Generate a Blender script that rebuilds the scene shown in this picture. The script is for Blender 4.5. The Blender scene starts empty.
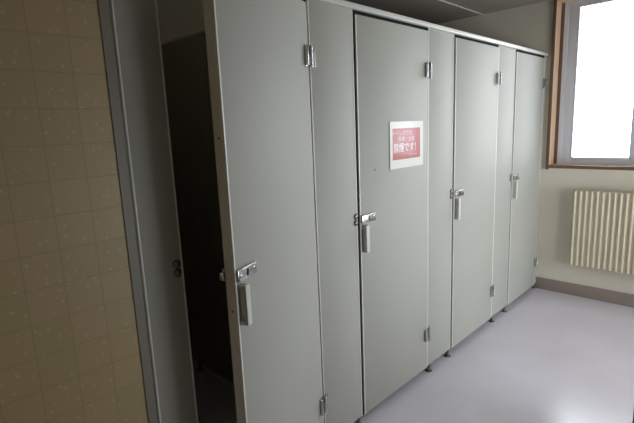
import bpy, bmesh, math, random
from mathutils import Vector, Matrix
random.seed(4)
C = bpy.context.scene.collection
SC = bpy.context.scene
R = math.radians

# ------------------------------------------------------------------ camera
def make_camera():
    F, yaw, pitch, roll = 452.96, 0.7737, 0.1826, -0.0419
    cy, sy, cp, sp = math.cos(yaw), math.sin(yaw), math.cos(pitch), math.sin(pitch)
    f = Vector((-sy*cp, cy*cp, -sp)); r = Vector((cy, sy, 0)); u = r.cross(f)
    cr, sr = math.cos(roll), math.sin(roll)
    r2 = cr*r + sr*u; u2 = -sr*r + cr*u
    m = Matrix.Identity(4)
    for i in range(3):
        m[i][0], m[i][1], m[i][2] = r2[i], u2[i], -f[i]
    m[0][3], m[1][3], m[2][3] = 1.2969, 0.0, 1.4678
    cam = bpy.data.cameras.new('camera'); o = bpy.data.objects.new('camera', cam); C.objects.link(o)
    cam.sensor_width = 36; cam.lens = F/634*36; cam.clip_start = 0.05
    o.matrix_world = m
    SC.camera = o
make_camera()

# ------------------------------------------------------------------ sky, daylight, exposure
SKY = 7.3
w = bpy.data.worlds.new('overcast_sky'); SC.world = w; w.use_nodes = True
bg = w.node_tree.nodes['Background']
bg.inputs[0].default_value = (0.88, 0.94, 1.0, 1); bg.inputs[1].default_value = SKY
SC.view_settings.view_transform = 'Standard'; SC.view_settings.look = 'None'
SC.view_settings.gamma = 1; SC.view_settings.use_curve_mapping = False
SC.view_settings.exposure = 0.34

L = 4.053          # far wall
CEIL = 2.379
XR = 2.2          # right wall
YB = -1.3          # wall behind the camera
WX0, WX1, WX2, WX3 = 0.062, 1.12, 1.21, 2.05   # clear openings of the two windows
WZ0, WZ1 = 1.085, 2.362
def portal(x0, x1):
    l = bpy.data.lights.new('daylight_portal', 'AREA'); l.shape = 'RECTANGLE'
    l.size = x1-x0; l.size_y = WZ1-WZ0; l.cycles.is_portal = True
    o = bpy.data.objects.new('daylight_portal', l); C.objects.link(o)
    o.location = ((x0+x1)/2, L+0.26, (WZ0+WZ1)/2); o.rotation_euler = (-math.pi/2, 0, 0)
portal(WX0, WX1); portal(WX2, WX3)
# unseen low window added in the right wall to brighten doors and floor
SY0, SY1, SZ0, SZ1 = 1.72, 3.98, 0.25, 1.45
l = bpy.data.lights.new('daylight_portal', 'AREA'); l.shape = 'RECTANGLE'
l.size = SZ1-SZ0; l.size_y = SY1-SY0; l.cycles.is_portal = True
o = bpy.data.objects.new('daylight_portal', l); C.objects.link(o)
o.location = (XR+.14, (SY0+SY1)/2, (SZ0+SZ1)/2); o.rotation_euler = (0, math.pi/2, 0)

# ------------------------------------------------------------------ materials
def srgb(r, g, b):
    def f(c):
        c /= 255
        return c/12.92 if c <= 0.04045 else ((c+0.055)/1.055)**2.4
    return (f(r), f(g), f(b), 1)
def mat(name, col, rough=0.5, metal=0.0, noise=0.0, scale=8.0, bump=0.0, bscale=60.0, spec=0.5, coat=0.0):
    m = bpy.data.materials.new(name); m.use_nodes = True
    nt = m.node_tree; N = nt.nodes; K = nt.links; b = N['Principled BSDF']
    b.inputs['Roughness'].default_value = rough; b.inputs['Metallic'].default_value = metal
    b.inputs['Specular IOR Level'].default_value = spec; b.inputs['Coat Weight'].default_value = coat
    b.inputs['Coat Roughness'].default_value = 0.08
    b.inputs['Base Color'].default_value = col
    tc = N.new('ShaderNodeTexCoord')
    if noise:
        n = N.new('ShaderNodeTexNoise'); n.inputs['Scale'].default_value = scale; n.inputs['Detail'].default_value = 4
        K.new(tc.outputs['Object'], n.inputs['Vector'])
        mx = N.new('ShaderNodeMix'); mx.data_type = 'RGBA'
        mx.inputs[6].default_value = tuple(c*(1-noise) for c in col[:3])+(1,)
        mx.inputs[7].default_value = tuple(min(1, c*(1+noise)) for c in col[:3])+(1,)
        K.new(n.outputs['Fac'], mx.inputs[0]); K.new(mx.outputs[2], b.inputs['Base Color'])
    if bump:
        n = N.new('ShaderNodeTexNoise'); n.inputs['Scale'].default_value = bscale; n.inputs['Detail'].default_value = 3
        K.new(tc.outputs['Object'], n.inputs['Vector'])
        bp = N.new('ShaderNodeBump'); bp.inputs['Strength'].default_value = bump; bp.inputs['Distance'].default_value = 0.002
        K.new(n.outputs['Fac'], bp.inputs['Height']); K.new(bp.outputs[0], b.inputs['Normal'])
    return m

M = {}
M['laminate'] = mat('grey_laminate', srgb(165, 164, 155), 0.55, spec=0.25, noise=0.02, scale=3, bump=0.05, bscale=300)
M['rail'] = mat('painted_rail', srgb(190, 189, 180), 0.4)
M['gap_shade'] = mat('dark_gap_shade', srgb(26, 26, 25), 0.9, spec=0.1)  # near-black for strips that stand in for shade in the door gaps
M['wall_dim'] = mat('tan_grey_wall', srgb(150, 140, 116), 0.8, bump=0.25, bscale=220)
M['edging'] = mat('pale_edging', srgb(218, 216, 208), 0.35)
M['alu'] = mat('brushed_aluminium', srgb(205, 207, 206), 0.32, metal=0.85, noise=0.03, scale=30)
M['alu_paint'] = mat('grey_anodised_window_frame', srgb(212, 214, 220), 0.5, metal=0.0, noise=0.03, scale=20)
M['chrome'] = mat('chrome', srgb(190, 191, 190), 0.24, metal=1.0)
M['dark_chrome'] = mat('dulled_chrome', srgb(120, 118, 112), 0.28, metal=1.0)
M['black'] = mat('black_plastic', srgb(22, 22, 24), 0.35)
M['handle'] = mat('grey_plastic_handle', srgb(200, 201, 196), 0.32)
M['wood'] = mat('varnished_wood', srgb(212, 180, 150), 0.4, noise=0.12, scale=14)
M['wall'] = mat('white_wallpaper', srgb(222, 215, 198), 0.8, noise=0.025, scale=5, bump=0.25, bscale=220)
M['ceiling'] = mat('ceiling_board', srgb(158, 150, 136), 0.85, noise=0.02, bump=0.2, bscale=150)
M['batten'] = mat('ceiling_joint', srgb(225, 224, 216), 0.6)
M['base'] = mat('taupe_vinyl_baseboard', srgb(160, 144, 134), 0.45, noise=0.04)
M['radiator'] = mat('cream_enamel', srgb(208, 198, 172), 0.42, noise=0.01)
M['trimgrey'] = mat('grey_corner_trim', srgb(128, 122, 110), 0.5)
M['paper'] = mat('white_paper', srgb(215, 214, 206), 0.45, coat=0.35)
M['print_red'] = mat('red_print', srgb(176, 84, 86), 0.45, coat=0.35)
M['print_white'] = mat('white_print', srgb(222, 212, 208), 0.45, coat=0.35)
M['spot'] = mat('brown_mark', srgb(105, 90, 78), 0.7)
M['kerb'] = mat('concrete_ledge', srgb(170, 172, 170), 0.8, noise=0.05)
M['wood_shade'] = mat('shaded_wood', srgb(112, 88, 72), 0.4, noise=0.12, scale=14)  # wood colour darkened to stand in for backlit shade
M['leaf'] = mat('grey_enamelled_hinge_leaf', srgb(150, 148, 142), 0.35)

def floor_mat():
    m = mat('grey_vinyl_floor', srgb(178, 174, 182), 0.2, spec=0.8)
    nt = m.node_tree; N = nt.nodes; K = nt.links; b = N['Principled BSDF']
    tc = N.new('ShaderNodeTexCoord')
    n = N.new('ShaderNodeTexNoise'); n.inputs['Scale'].default_value = 2.2; n.inputs['Detail'].default_value = 6
    K.new(tc.outputs['Object'], n.inputs['Vector'])
    cr = N.new('ShaderNodeValToRGB')
    cr.color_ramp.elements[0].position = 0.3; cr.color_ramp.elements[0].color = srgb(211, 205, 212)
    cr.color_ramp.elements[1].position = 0.7; cr.color_ramp.elements[1].color = srgb(221, 216, 224)
    K.new(n.outputs['Fac'], cr.inputs[0]); K.new(cr.outputs[0], b.inputs['Base Color'])
    n2 = N.new('ShaderNodeTexNoise'); n2.inputs['Scale'].default_value = 9; n2.inputs['Detail'].default_value = 2
    mp = N.new('ShaderNodeMapping'); mp.inputs['Scale'].default_value = (0.6, 3.0, 1); mp.inputs['Rotation'].default_value = (0, 0, R(-25))
    K.new(tc.outputs['Object'], mp.inputs[0]); K.new(mp.outputs[0], n2.inputs['Vector'])
    r1 = N.new('ShaderNodeMapRange'); r1.inputs[3].default_value = 0.15; r1.inputs[4].default_value = 0.25
    K.new(n2.outputs['Fac'], r1.inputs[0]); K.new(r1.outputs[0], b.inputs['Roughness'])
    bp = N.new('ShaderNodeBump'); bp.inputs['Strength'].default_value = 0.10; bp.inputs['Distance'].default_value = 0.004
    K.new(n2.outputs['Fac'], bp.inputs['Height']); K.new(bp.outputs[0], b.inputs['Normal'])
    return m
M['floor'] = floor_mat()

def tile_mat():
    m = mat('beige_flecked_tile', srgb(190, 172, 132), 0.45)
    nt = m.node_tree; N = nt.nodes; K = nt.links; b = N['Principled BSDF']
    tc = N.new('ShaderNodeTexCoord'); sep = N.new('ShaderNodeSeparateXYZ'); K.new(tc.outputs['Object'], sep.inputs[0])
    def mth(op, a, v=None, v2=None):
        q = N.new('ShaderNodeMath'); q.operation = op
        for i, z in enumerate((a, v, v2)):
            if z is None: continue
            if isinstance(z, (int, float)): q.inputs[i].default_value = z
            else: K.new(z, q.inputs[i])
        return q.outputs[0]
    def grout(out, off, pitch):
        u = mth('DIVIDE', mth('SUBTRACT', out, off), pitch)
        fr = mth('FRACT', u); d = mth('ABSOLUTE', mth('SUBTRACT', fr, 0.5))
        return mth('GREATER_THAN', d, 0.5-0.013), mth('FLOOR', u)
    gy, iy = grout(sep.outputs['Y'], 0.3535-0.0915*20, 0.0915)
    gz, iz = grout(sep.outputs['Z'], 1.452-0.0907*20, 0.0907)
    g = mth('MAXIMUM', gy, gz)
    cb = N.new('ShaderNodeCombineXYZ'); K.new(iy, cb.inputs[0]); K.new(iz, cb.inputs[1])
    wn = N.new('ShaderNodeTexWhiteNoise'); wn.noise_dimensions = '2D'; K.new(cb.outputs[0], wn.inputs['Vector'])
    mx = N.new('ShaderNodeMix'); mx.data_type = 'RGBA'
    mx.inputs[6].default_value = srgb(168, 150, 110); mx.inputs[7].default_value = srgb(174, 153, 114)
    K.new(wn.outputs['Value'], mx.inputs[0])
    # small pale flecks in the glaze
    vo = N.new('ShaderNodeTexVoronoi'); vo.inputs['Scale'].default_value = 62
    mp = N.new('ShaderNodeMapping'); mp.inputs['Scale'].default_value = (0.001, 1, 0.9); K.new(tc.outputs['Object'], mp.inputs[0])
    K.new(mp.outputs[0], vo.inputs['Vector'])
    sepc = N.new('ShaderNodeSeparateColor'); K.new(vo.outputs['Color'], sepc.inputs[0])
    fl = mth('MULTIPLY', mth('LESS_THAN', vo.outputs['Distance'], 0.22), mth('GREATER_THAN', sepc.outputs[0], 0.2))
    m2 = N.new('ShaderNodeMix'); m2.data_type = 'RGBA'; K.new(mx.outputs[2], m2.inputs[6]); m2.inputs[7].default_value = srgb(192, 178, 142)
    K.new(mth('MULTIPLY', fl, 0.6), m2.inputs[0])
    m3 = N.new('ShaderNodeMix'); m3.data_type = 'RGBA'; K.new(m2.outputs[2], m3.inputs[6]); m3.inputs[7].default_value = srgb(154, 137, 101)
    K.new(g, m3.inputs[0]); K.new(m3.outputs[2], b.inputs['Base Color'])
    bp = N.new('ShaderNodeBump'); bp.inputs['Strength'].default_value = 0.4; bp.inputs['Distance'].default_value = 0.002; bp.invert = True
    K.new(g, bp.inputs['Height']); K.new(bp.outputs[0], b.inputs['Normal'])
    return m
M['tile'] = tile_mat()

def glass_mat(name, tint, gloss=0.08):
    m = bpy.data.materials.new(name); m.use_nodes = True
    nt = m.node_tree; N = nt.nodes; K = nt.links; N.clear()
    o = N.new('ShaderNodeOutputMaterial'); t = N.new('ShaderNodeBsdfTransparent'); t.inputs[0].default_value = tint
    g = N.new('ShaderNodeBsdfGlossy'); g.inputs['Roughness'].default_value = 0.05
    x = N.new('ShaderNodeMixShader'); fz = N.new('ShaderNodeFresnel'); fz.inputs[0].default_value = 1.45
    K.new(fz.outputs[0], x.inputs[0]); K.new(t.outputs[0], x.inputs[1]); K.new(g.outputs[0], x.inputs[2]); K.new(x.outputs[0], o.inputs[0])
    return m
M['glass'] = glass_mat('window_glass', (0.97, 0.97, 0.975, 1))

# ------------------------------------------------------------------ mesh helpers
def box(bm, x0, x1, y0, y1, z0, z1, bev=0.0):
    vs = [bm.verts.new((x, y, z)) for x in (x0, x1) for y in (y0, y1) for z in (z0, z1)]
    q = [(0, 1, 3, 2), (4, 6, 7, 5), (0, 4, 5, 1), (2, 3, 7, 6), (0, 2, 6, 4), (1, 5, 7, 3)]
    fs = [bm.faces.new([vs[i] for i in f]) for f in q]
    if bev:
        es = list({e for f in fs for e in f.edges})
        bmesh.ops.bevel(bm, geom=es, offset=bev, segments=2, affect='EDGES', profile=0.5)
def cyl(bm, p, axis, r, h, seg=20, r2=None, bev=0.0):
    r2 = r if r2 is None else r2
    g = bmesh.ops.create_cone(bm, cap_ends=True, segments=seg, radius1=r, radius2=r2, depth=h)
    rot = {'z': Matrix.Identity(4), 'x': Matrix.Rotation(math.pi/2, 4, 'Y'), 'y': Matrix.Rotation(-math.pi/2, 4, 'X')}[axis]
    bmesh.ops.transform(bm, matrix=Matrix.Translation(p) @ rot, verts=g['verts'])
    if bev:
        es = {e for v in g['verts'] for e in v.link_edges if len([f for f in e.link_faces if len(f.verts) > 4]) == 1}
        bmesh.ops.bevel(bm, geom=list(es), offset=bev, segments=2, affect='EDGES')
def dome(bm, p, r, sx=0.5):
    g = bmesh.ops.create_uvsphere(bm, u_segments=16, v_segments=10, radius=r)
    bmesh.ops.transform(bm, matrix=Matrix.Translation(p) @ Matrix.Diagonal((sx, 1, 1, 1)), verts=g['verts'])
def prism(bm, pts, z0, z1):
    a = [bm.verts.new((x, y, z0)) for x, y in pts]; b = [bm.verts.new((x, y, z1)) for x, y in pts]
    n = len(pts)
    for i in range(n): bm.faces.new((a[i], a[(i+1) % n], b[(i+1) % n], b[i]))
    bm.faces.new(a[::-1]); bm.faces.new(b)
def obj(name, bm, m, parent=None, smooth=False):
    bmesh.ops.recalc_face_normals(bm, faces=bm.faces[:])
    me = bpy.data.meshes.new(name); bm.to_mesh(me); bm.free()
    me.materials.append(m)
    if smooth:
        me.polygons.foreach_set('use_smooth', [True]*len(me.polygons))
        me.set_sharp_from_angle(angle=R(35))
    o = bpy.data.objects.new(name, me); C.objects.link(o)
    if parent: o.parent = parent
    return o
def bobj(name, m, parent, *boxes, bev=0.0):
    bm = bmesh.new()
    for b in boxes: box(bm, *b, bev=bev)
    return obj(name, bm, m, parent, smooth=bev > 0)
def struct(o): o['kind'] = 'structure'; return o
def tag(o, label, cat, group=None):
    o['label'] = label; o['category'] = cat; o['kind'] = 'thing'
    if group: o['group'] = group
    return o
def thing(name, label, cat, loc=(0, 0, 0), rz=0, group=None):
    o = bpy.data.objects.new(name, None); C.objects.link(o); o.location = loc; o.rotation_euler = (0, 0, rz)
    o.empty_display_size = 0.1
    return tag(o, label, cat, group)
def copy_tree(o, parent=None):
    c = o.copy(); C.objects.link(c)
    if parent: c.parent = parent
    for ch in list(o.children): copy_tree(ch, c)
    return c

# ------------------------------------------------------------------ room shell
struct(bobj('floor', M['floor'], None, (-1.4, XR+.1, YB-.1, L+.2, -0.1, 0)))
struct(bobj('ceiling', M['ceiling'], None, (-1.4, XR+.1, YB-.1, L+.2, CEIL, CEIL+.1)))
# far wall with two window openings
T = 0.22
struct(bobj('wall_far', M['wall'], None,
    (-1.4, WX0-.025, L, L+T, 0, CEIL), (WX3+.025, XR+.1, L, L+T, 0, CEIL), (WX1+.025, WX2-.025, L, L+T, 0, CEIL),
    (WX0-.025, WX1+.025, L, L+T, 0, WZ0-.025), (WX2-.025, WX3+.025, L, L+T, 0, WZ0-.025)))
struct(bobj('wall_right', M['wall'], None, (XR, XR+.1, YB, SY0, 0, CEIL), (XR, XR+.1, SY1, L, 0, CEIL),
    (XR, XR+.1, SY0, SY1, 0, SZ0), (XR, XR+.1, SY0, SY1, SZ1, CEIL)))
bm = bmesh.new()
for q in ((XR+.03, XR+.08, SY0, SY0+.04, SZ0, SZ1), (XR+.03, XR+.08, SY1-.04, SY1, SZ0, SZ1), (XR+.03, XR+.08, SY0, SY1, SZ0, SZ0+.04),
          (XR+.03, XR+.08, SY0, SY1, SZ1-.04, SZ1), (XR+.03, XR+.08, (SY0+SY1)/2-.03, (SY0+SY1)/2+.03, SZ0, SZ1)): box(bm, *q)
w3 = struct(obj('window_3', bm, M['alu_paint']))  # added out of view, lets in fill light
bobj('window_pane', M['glass'], w3, (XR+.05, XR+.055, SY0+.03, SY1-.03, SZ0+.03, SZ1-.03))
struct(bobj('wall_back', M['tile'], None, (-1.4, XR+.1, YB-.1, YB, 0, CEIL)))
struct(bobj('wall_stall_back', M['wall_dim'], None, (-1.4, -1.3, 0.53, L, 0, CEIL)))
struct(bobj('wall_left', M['tile'], None, (-1.4, 0, YB, 0.53, 0, CEIL)))
struct(bobj('baseboard_far', M['base'], None, (0.0, XR, L-.008, L, 0, 0.102), bev=.002))
struct(bobj('baseboard_right', M['base'], None, (XR-.008, XR, YB, L-.008, 0, 0.102)))
struct(bobj('baseboard_back', M['base'], None, (0, XR-.008, YB, YB+.008, 0, 0.102)))
# ceiling joints
for i, x in enumerate((-0.541, 0.37, 1.28)):
    struct(bobj('trim_%d' % (i+2), M['batten'], None, (x-.006, x+.006, YB, L, CEIL-.004, CEIL)))
# grey corner strip between the tiles and the first stall panel
struct(bobj('trim_1', M['trimgrey'], None, (-.04, .002, .530, .563, 0, CEIL-.001), (.002, .004, .530, .533, 0, CEIL-.001), (.002, .004, .560, .563, 0, CEIL-.001)))

# windows
def window(n, x0, x1):
    b = L+.13
    bm = bmesh.new()
    fo = .024
    # outer aluminium frame, then bottom track
    for q in ((x0, x0+.03, b-.03, b+.05, WZ0, WZ1), (x1-.03, x1, b-.03, b+.05, WZ0, WZ1),
              (x0+.03, x1-.03, b-.03, b+.05, WZ0, WZ0+.028), (x0+.03, x1-.03, b-.03, b+.05, WZ1-.02, WZ1)): box(bm, *q)
    fr = obj('window_%d' % n, bm, M['alu_paint']); struct(fr)
    xm = (x0+x1)/2 + .020
    for k, (a, c, yy) in enumerate(((x0+.026, xm+.028, b-.022), (xm-.024, x1-.026, b+.012))):
        bm = bmesh.new(); s = .070 if True else .05
        sl, sr = (.102, .05) if k == 0 else (.05, .102)
        sl, sr = (.080, .05) if k == 0 else (.05, .062)
        za, zb = WZ0+.026, WZ1-.018
        box(bm, a, a+sl, yy, yy+.028, za, zb, .002); box(bm, c-sr, c, yy, yy+.028, za, zb, .002)
        box(bm, a+sl, c-sr, yy, yy+.028, za, za+.032, .002); box(bm, a+sl, c-sr, yy, yy+.028, zb-.035, zb, .002)
        # raised bead around the pane
        box(bm, a+sl-.006, a+sl, yy-.003, yy, za+.03, zb-.03); box(bm, c-sr, c-sr+.006, yy-.003, yy, za+.03, zb-.03)
        sa = obj('window_sash', bm, M['alu_paint'], fr, True)
        bobj('window_pane', M['glass'], sa, (a+sl-.004, c-sr+.004, yy+.012, yy+.017, za+.028, zb-.031))
    bobj('crescent_lock', M['chrome'], fr, (xm-.012, xm+.012, b-.036, b-.022, 1.68, 1.74), bev=.003)
    return fr
window(1, WX0+.026, WX1-.02); window(2, WX2+.02, WX3-.02)
# varnished wood reveals and casing
def casing(i, x0, x1, left_extra):
    w = .024
    bm = bmesh.new()
    y0 = L-.016; y1 = L+.20
    box(bm, x0-w, x0, y0, y1, WZ0-w-.012, WZ1+.012, .0015)      # left jamb, runs past the sill
    box(bm, x1, x1+w, y0, y1, WZ0-w-.012, WZ1+.012, .0015)
    box(bm, x0, x1, y0+.002, y1, WZ0-w, WZ0, .0015)         # sill
    box(bm, x0, x1, y0+.002, y1, WZ1, WZ1+.012, .0015)
    o = struct(obj('trim_%d' % i, bm, M['wood'])); bm = bmesh.new()
    # shade-coloured facing on the front edges, and blocks between jambs and metal frame
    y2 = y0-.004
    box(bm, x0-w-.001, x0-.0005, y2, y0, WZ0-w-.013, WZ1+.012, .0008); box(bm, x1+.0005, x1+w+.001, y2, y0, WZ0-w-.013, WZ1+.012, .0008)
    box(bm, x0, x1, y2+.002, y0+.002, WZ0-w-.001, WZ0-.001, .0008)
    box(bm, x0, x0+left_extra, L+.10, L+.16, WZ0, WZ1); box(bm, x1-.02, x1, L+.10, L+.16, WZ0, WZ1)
    f = obj('shaded_facing', bm, M['wood_shade'], o)
    return o
casing(10, WX0, WX1, .026); casing(11, WX2, WX3, .02)
# ledge outside below the windows
struct(bobj('trim_12', M['kerb'], None, (-.3, XR+.3, L+T, L+T+.25, .9, .98)))

# ------------------------------------------------------------------ toilet stall front
ZB, ZD, ZP, ZR = 0.040, 1.939, 1.957, 1.979
TH = 0.036

def build_hinge(parent, z):
    # leaf on the door plus the knuckle barrel
    bm = bmesh.new()
    box(bm, 0.0, .004, -.034, -.006, z-.039, z+.039, .001)
    box(bm, .004, .016, -.037, -.029, z-.036, z+.036, .002)
    cyl(bm, (.011, .000, z), 'z', .0075, .082, 16, bev=.001)
    for zz in (-.014, .014): cyl(bm, (.011, 0, z+zz), 'z', .0083, .003, 16)
    for zz in (-.026, .026): dome(bm, (.0045, -.018, z+zz), .0045, .5)
    obj('hinge', bm, M['chrome'], parent, True)
def build_leaf(parent, y, z):
    bm = bmesh.new()
    box(bm, 0.0, .003, y, y+.028, z-.039, z+.039, .001)
    box(bm, .003, .010, y+.0, y+.004, z-.036, z+.036, .001)
    for zz in (-.026, .026): dome(bm, (.0035, y+.017, z+zz), .005, .6)
    obj('hinge_leaf', bm, M['leaf'], parent, True)

def build_door(W, stall, loc, deg, bolt=.0):
    """One hinged door, its origin on the hinge line; fittings are its sub-parts."""
    y0 = -W
    d = bobj('door', M['laminate'], stall, (-TH+.001, -.001, y0+.006, -.008, ZB, ZD), bev=.0008)
    d.location = loc; d.rotation_euler = (0, 0, R(deg))
    bobj('edge_strip', M['edging'], d, (-TH, 0, y0, y0+.007, ZB, ZD), bev=.0015)
    bobj('edge_strip', M['edging'], d, (-TH, 0, -.008, -.003, ZB, ZD), bev=.001)
    # slide latch: plate with screws, and the occupancy indicator
    yl = y0+.004; zl = 1.041
    bm = bmesh.new(); box(bm, 0, .010, yl, yl+.104, zl-.019, zl+.019, .0025)
    for a, c in ((.016, -.0), (.088, .004)): dome(bm, (.010, yl+a, zl+c), .0065, .4)
    for a, c in ((.006, -.012), (.098, .012)): dome(bm, (.010, yl+a, zl+c), .003, .5)
    obj('latch_plate', bm, M['chrome'], d, True)
    bobj('indicator', M['black'], d, (.0095, .0105, yl+.046, yl+.056, zl-.011, zl+.011))
    # inner latch block with its bolt
    bm = bmesh.new(); box(bm, -TH-.014, -TH, y0+.006, y0+.09, zl-.02, zl+.02, .002)
    box(bm, -TH-.012, -TH-.002, y0-bolt, y0+.012, zl-.012, zl+.012, .001)
    obj('latch_block', bm, M['chrome'], d, True)
    # pull handle: a flat bar on two stand-offs
    yh = y0+.024; bm = bmesh.new()
    box(bm, .018, .027, yh-.012, yh+.012, .882, 1.013, .003)
    box(bm, 0, .020, yh-.013, yh+.011, .998, 1.012, .002); box(bm, 0, .020, yh-.013, yh+.011, .883, .897, .002)
    box(bm, 0, .020, yh-.006, yh+.002, .893, 1.002)
    obj('pull_handle', bm, M['handle'], d, True)
    for z in (1.741, .252): build_hinge(d, z)
    return d
DX = 0.006                      # outer faces of the closed doors stand slightly proud
GROUP = 'row of toilet stalls'
stalls = [thing('toilet_stall', 'toilet stall with its grey door standing ajar beside the tiled wall', 'toilet stall', (0, .566, 0), 0, GROUP),
          thing('toilet_stall', 'toilet stall whose closed grey door carries the red and white notice', 'toilet stall', (0, 1.60, 0), 0, GROUP),
          thing('toilet_stall', 'plain closed toilet stall between the one with the notice and the one by the window', 'toilet stall', (0, 2.51, 0), 0, GROUP),
          thing('toilet_stall', 'closed toilet stall at the end of the row, beside the window and radiator', 'toilet stall', (0, 3.41, 0), 0, GROUP)]
def at(st, x, y): return (x, y-st.location.y, 0)
d1 = build_door(.601, stalls[0], at(stalls[0], .004, 1.312), 20.4, .010)
bm = bmesh.new(); cyl(bm, (-.018, -.601, .93), 'y', .0035, .002, 12); obj('screw', bm, M['dark_chrome'], d1, True)
bm = bmesh.new(); cyl(bm, (-.018, -.601, 1.45), 'y', .0035, .002, 12); obj('screw', bm, M['dark_chrome'], d1, True)
d2 = build_door(.601, stalls[1], at(stalls[1], DX, 2.209), -.2)
bm = bmesh.new(); dome(bm, (0, -.482, 1.262), .005, .15); obj('mark', bm, M['spot'], d2, True)['label'] = 'small brown mark on the door'
build_door(.601, stalls[2], at(stalls[2], DX, 3.110), 0)
build_door(.585, stalls[3], at(stalls[3], DX, 4.001), 0)

# fixed front panels
def foot(parent, x, y, top):
    bm = bmesh.new()
    cyl(bm, (x, y, top/2), 'z', .010, top-.002, 20)
    cyl(bm, (x, y, .002), 'z', .020, .004, 24, bev=.0008)
    obj('foot', bm, M['dark_chrome'], parent, True)
def strike(parent, y):
    for z in (1.030, 1.060):
        bm = bmesh.new(); dome(bm, (.001, y, z), .0135, .55); cyl(bm, (.001, y, z), 'x', .0145, .002, 20)
        dome(bm, (.008, y, z), .004, .5)
        obj('strike_bumper', bm, M['dark_chrome'], parent, True)
def front_panel(st, y0, y1, hinges, strikes=True, shade_w=.0115):
    oy = st.location.y; y0 -= oy; y1 -= oy
    p = bobj('front_panel', M['laminate'], st, (-TH+.001, -.001, y0+.004, y1-.005, ZB, ZP-.0005), bev=.0008)
    bobj('edge_strip', M['edging'], p, (-TH, .001, y0, y0+.005, ZB, ZP-.001), bev=.001)
    bobj('edge_strip', M['edging'], p, (-TH, .0, y1-.006, y1, ZB, ZP-.001), bev=.001)
    if y1-y0 > .1:
        foot(p, -.004, y0+.02, ZB); foot(p, -.004, y1-.03, ZB)
    else: foot(p, -TH/2+.004, (y0+y1)/2, ZB)
    if hinges:
        for z in (1.741, .252): build_leaf(p, y0+.006, z)
    if hinges: bobj('side_gap_shade', M['gap_shade'], p, (-TH, -.001, y1, y1+shade_w, ZB, ZP-.001))  # dark strip giving the latch-side gap its shade
    if strikes: strike(p, y1-(.022 if y0 < .1 and y1 < .2 else .014))
    return p
front_panel(stalls[0], .566, .700, False)
front_panel(stalls[0], 1.322, 1.594, True)
front_panel(stalls[1], 2.217, 2.498, True, shade_w=.009)
front_panel(stalls[2], 3.118, 3.405, True, shade_w=.0095)
front_panel(stalls[3], 4.014, 4.050, False, False)
# head rail
rail = thing('head_rail', 'long pale rail capping all the stall doors and panels', 'rail')
bobj('rail_bar', M['rail'], rail, (-TH-.004, .013, .566, 4.050, ZP, ZR), bev=.002)
for st, a, b in zip(stalls, (.702, 1.608, 2.509, 3.417), (1.318, 2.215, 3.115, 4.01)):
    bobj('top_gap_shade', M['gap_shade'], st, (-TH, -.004, a-st.location.y, b-st.location.y, ZD+.002, ZP-.001))  # dark strip in place of the shade between door top and rail
# side partitions, each with the stall on its near side
for st, y in ((stalls[0], 1.324), (stalls[1], 2.36), (stalls[2], 3.26)):
    y -= st.location.y
    p = bobj('side_partition', M['laminate'], st, (-1.299, -TH-.001, y, y+.036, .06, ZP-.004), bev=.0008)
    bobj('edge_strip', M['edging'], p, (-1.299, -TH-.005, y-.001, y+.037, ZP-.004, ZP+.006), bev=.001)
    for x in (-.3, -1.1): foot(p, x, y+.018, .06)

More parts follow.
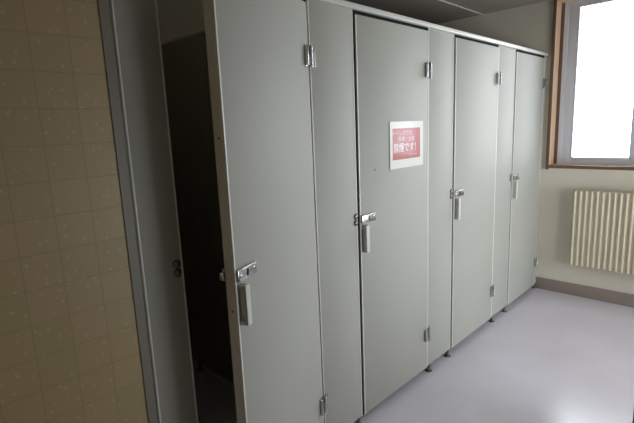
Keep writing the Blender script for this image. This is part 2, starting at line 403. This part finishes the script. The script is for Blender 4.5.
# ------------------------------------------------------------------ notice on the second door
sg = thing('notice', 'red and white laminated no-smoking notice taped to a stall door', 'sign', (DX+.0016, 1.998, 1.366), R(-.2))
PW, PH = .302, .232       # laminated sheet
bobj('paper', M['paper'], sg, (0, .0006, -PW/2, PW/2, -PH/2, PH/2))
bobj('red_field', M['print_red'], sg, (.0006, .0009, -PW/2+.022, PW/2-.030, -PH/2+.044, PH/2-.034))
def text(body, y, z, size, sx=1.0, bold=.0, al='CENTER'):
    cu = bpy.data.curves.new('lettering', 'FONT'); cu.body = body; cu.size = size; cu.align_x = al; cu.align_y = 'CENTER'
    cu.extrude = .0001; cu.offset = bold
    o = bpy.data.objects.new('tmp', cu); C.objects.link(o)
    dg = bpy.context.evaluated_depsgraph_get(); me = bpy.data.meshes.new_from_object(o.evaluated_get(dg))
    C.objects.unlink(o); bpy.data.objects.remove(o)
    mt = Matrix.Translation((.0011, y, z)) @ Matrix(((0, 0, 1, 0), (1, 0, 0, 0), (0, 1, 0, 0), (0, 0, 0, 1))) @ Matrix.Diagonal((sx, 1, 1, 1))
    me.transform(mt); me.materials.clear(); me.materials.append(M['print_white'])
    q = bpy.data.objects.new('lettering', me); C.objects.link(q); q.parent = sg
    return q
text('トイレ内での', -.045, .056, .030)
text('喫煙・全面', -.008, .028, .026, 1.15)
text('禁煙です！', -.006, -.016, .048, .98, .0006)
text('ご協力下さい', .05, -.055, .014)

# ------------------------------------------------------------------ radiator
rd = thing('radiator', 'cream ribbed panel radiator on the wall below the window', 'radiator', (.281, L-.104, .285))
RW, RH = 1.15, .615; pitch = .0385
pts = []
n = int(RW/pitch)
x = 0.0
for i in range(n):
    for u, d in ((0, 0.010), (.08, .004), (.2, 0.0), (.36, 0.0), (.48, .004), (.56, .010), (.94, .010)):
        pts.append(((i+u)*pitch, d))
pts.append((n*pitch, .010)); pts += [(n*pitch, .03), (0, .03)]
bm = bmesh.new(); prism(bm, pts, .006, RH-.006)
obj('ribbed_panel', bm, M['radiator'], rd)
RWn = n*pitch
bobj('top_grille', M['radiator'], rd, (0, RWn, .008, .088, RH-.008, RH), bev=.002)
bobj('bottom_edge', M['radiator'], rd, (0, RWn, .006, .030, 0, .008), bev=.002)
for xx in (-.004, RWn): bobj('side_panel', M['radiator'], rd, (xx, xx+.004, .008, .088, 0, RH), bev=.001)
bobj('back_panel', M['radiator'], rd, (.004, RWn-.004, .076, .088, .02, RH-.02))
for xx in (.2, RWn-.2): bobj('wall_bracket', M['alu'], rd, (xx-.015, xx+.015, .087, .1, .08, RH-.08))
bm = bmesh.new(); cyl(bm, (RWn-.06, .05, -.1425), 'z', .009, .285, 16); obj('pipe', bm, M['alu'], rd, True)

# ------------------------------------------------------------------ dark bin whose edge shows at the lower right corner
bn = thing('waste_bin', 'black bin on the pale floor, cut off by the lower right picture edge', 'bin', (1.157, 2.10, 0))
bm = bmesh.new(); box(bm, -.11, .11, -.14, .14, .0, .58, .012); obj('bin_body', bm, M['black'], bn, True)
bm = bmesh.new(); box(bm, -.112, .112, -.142, .142, .581, .60, .004); obj('lid', bm, M['black'], bn, True)
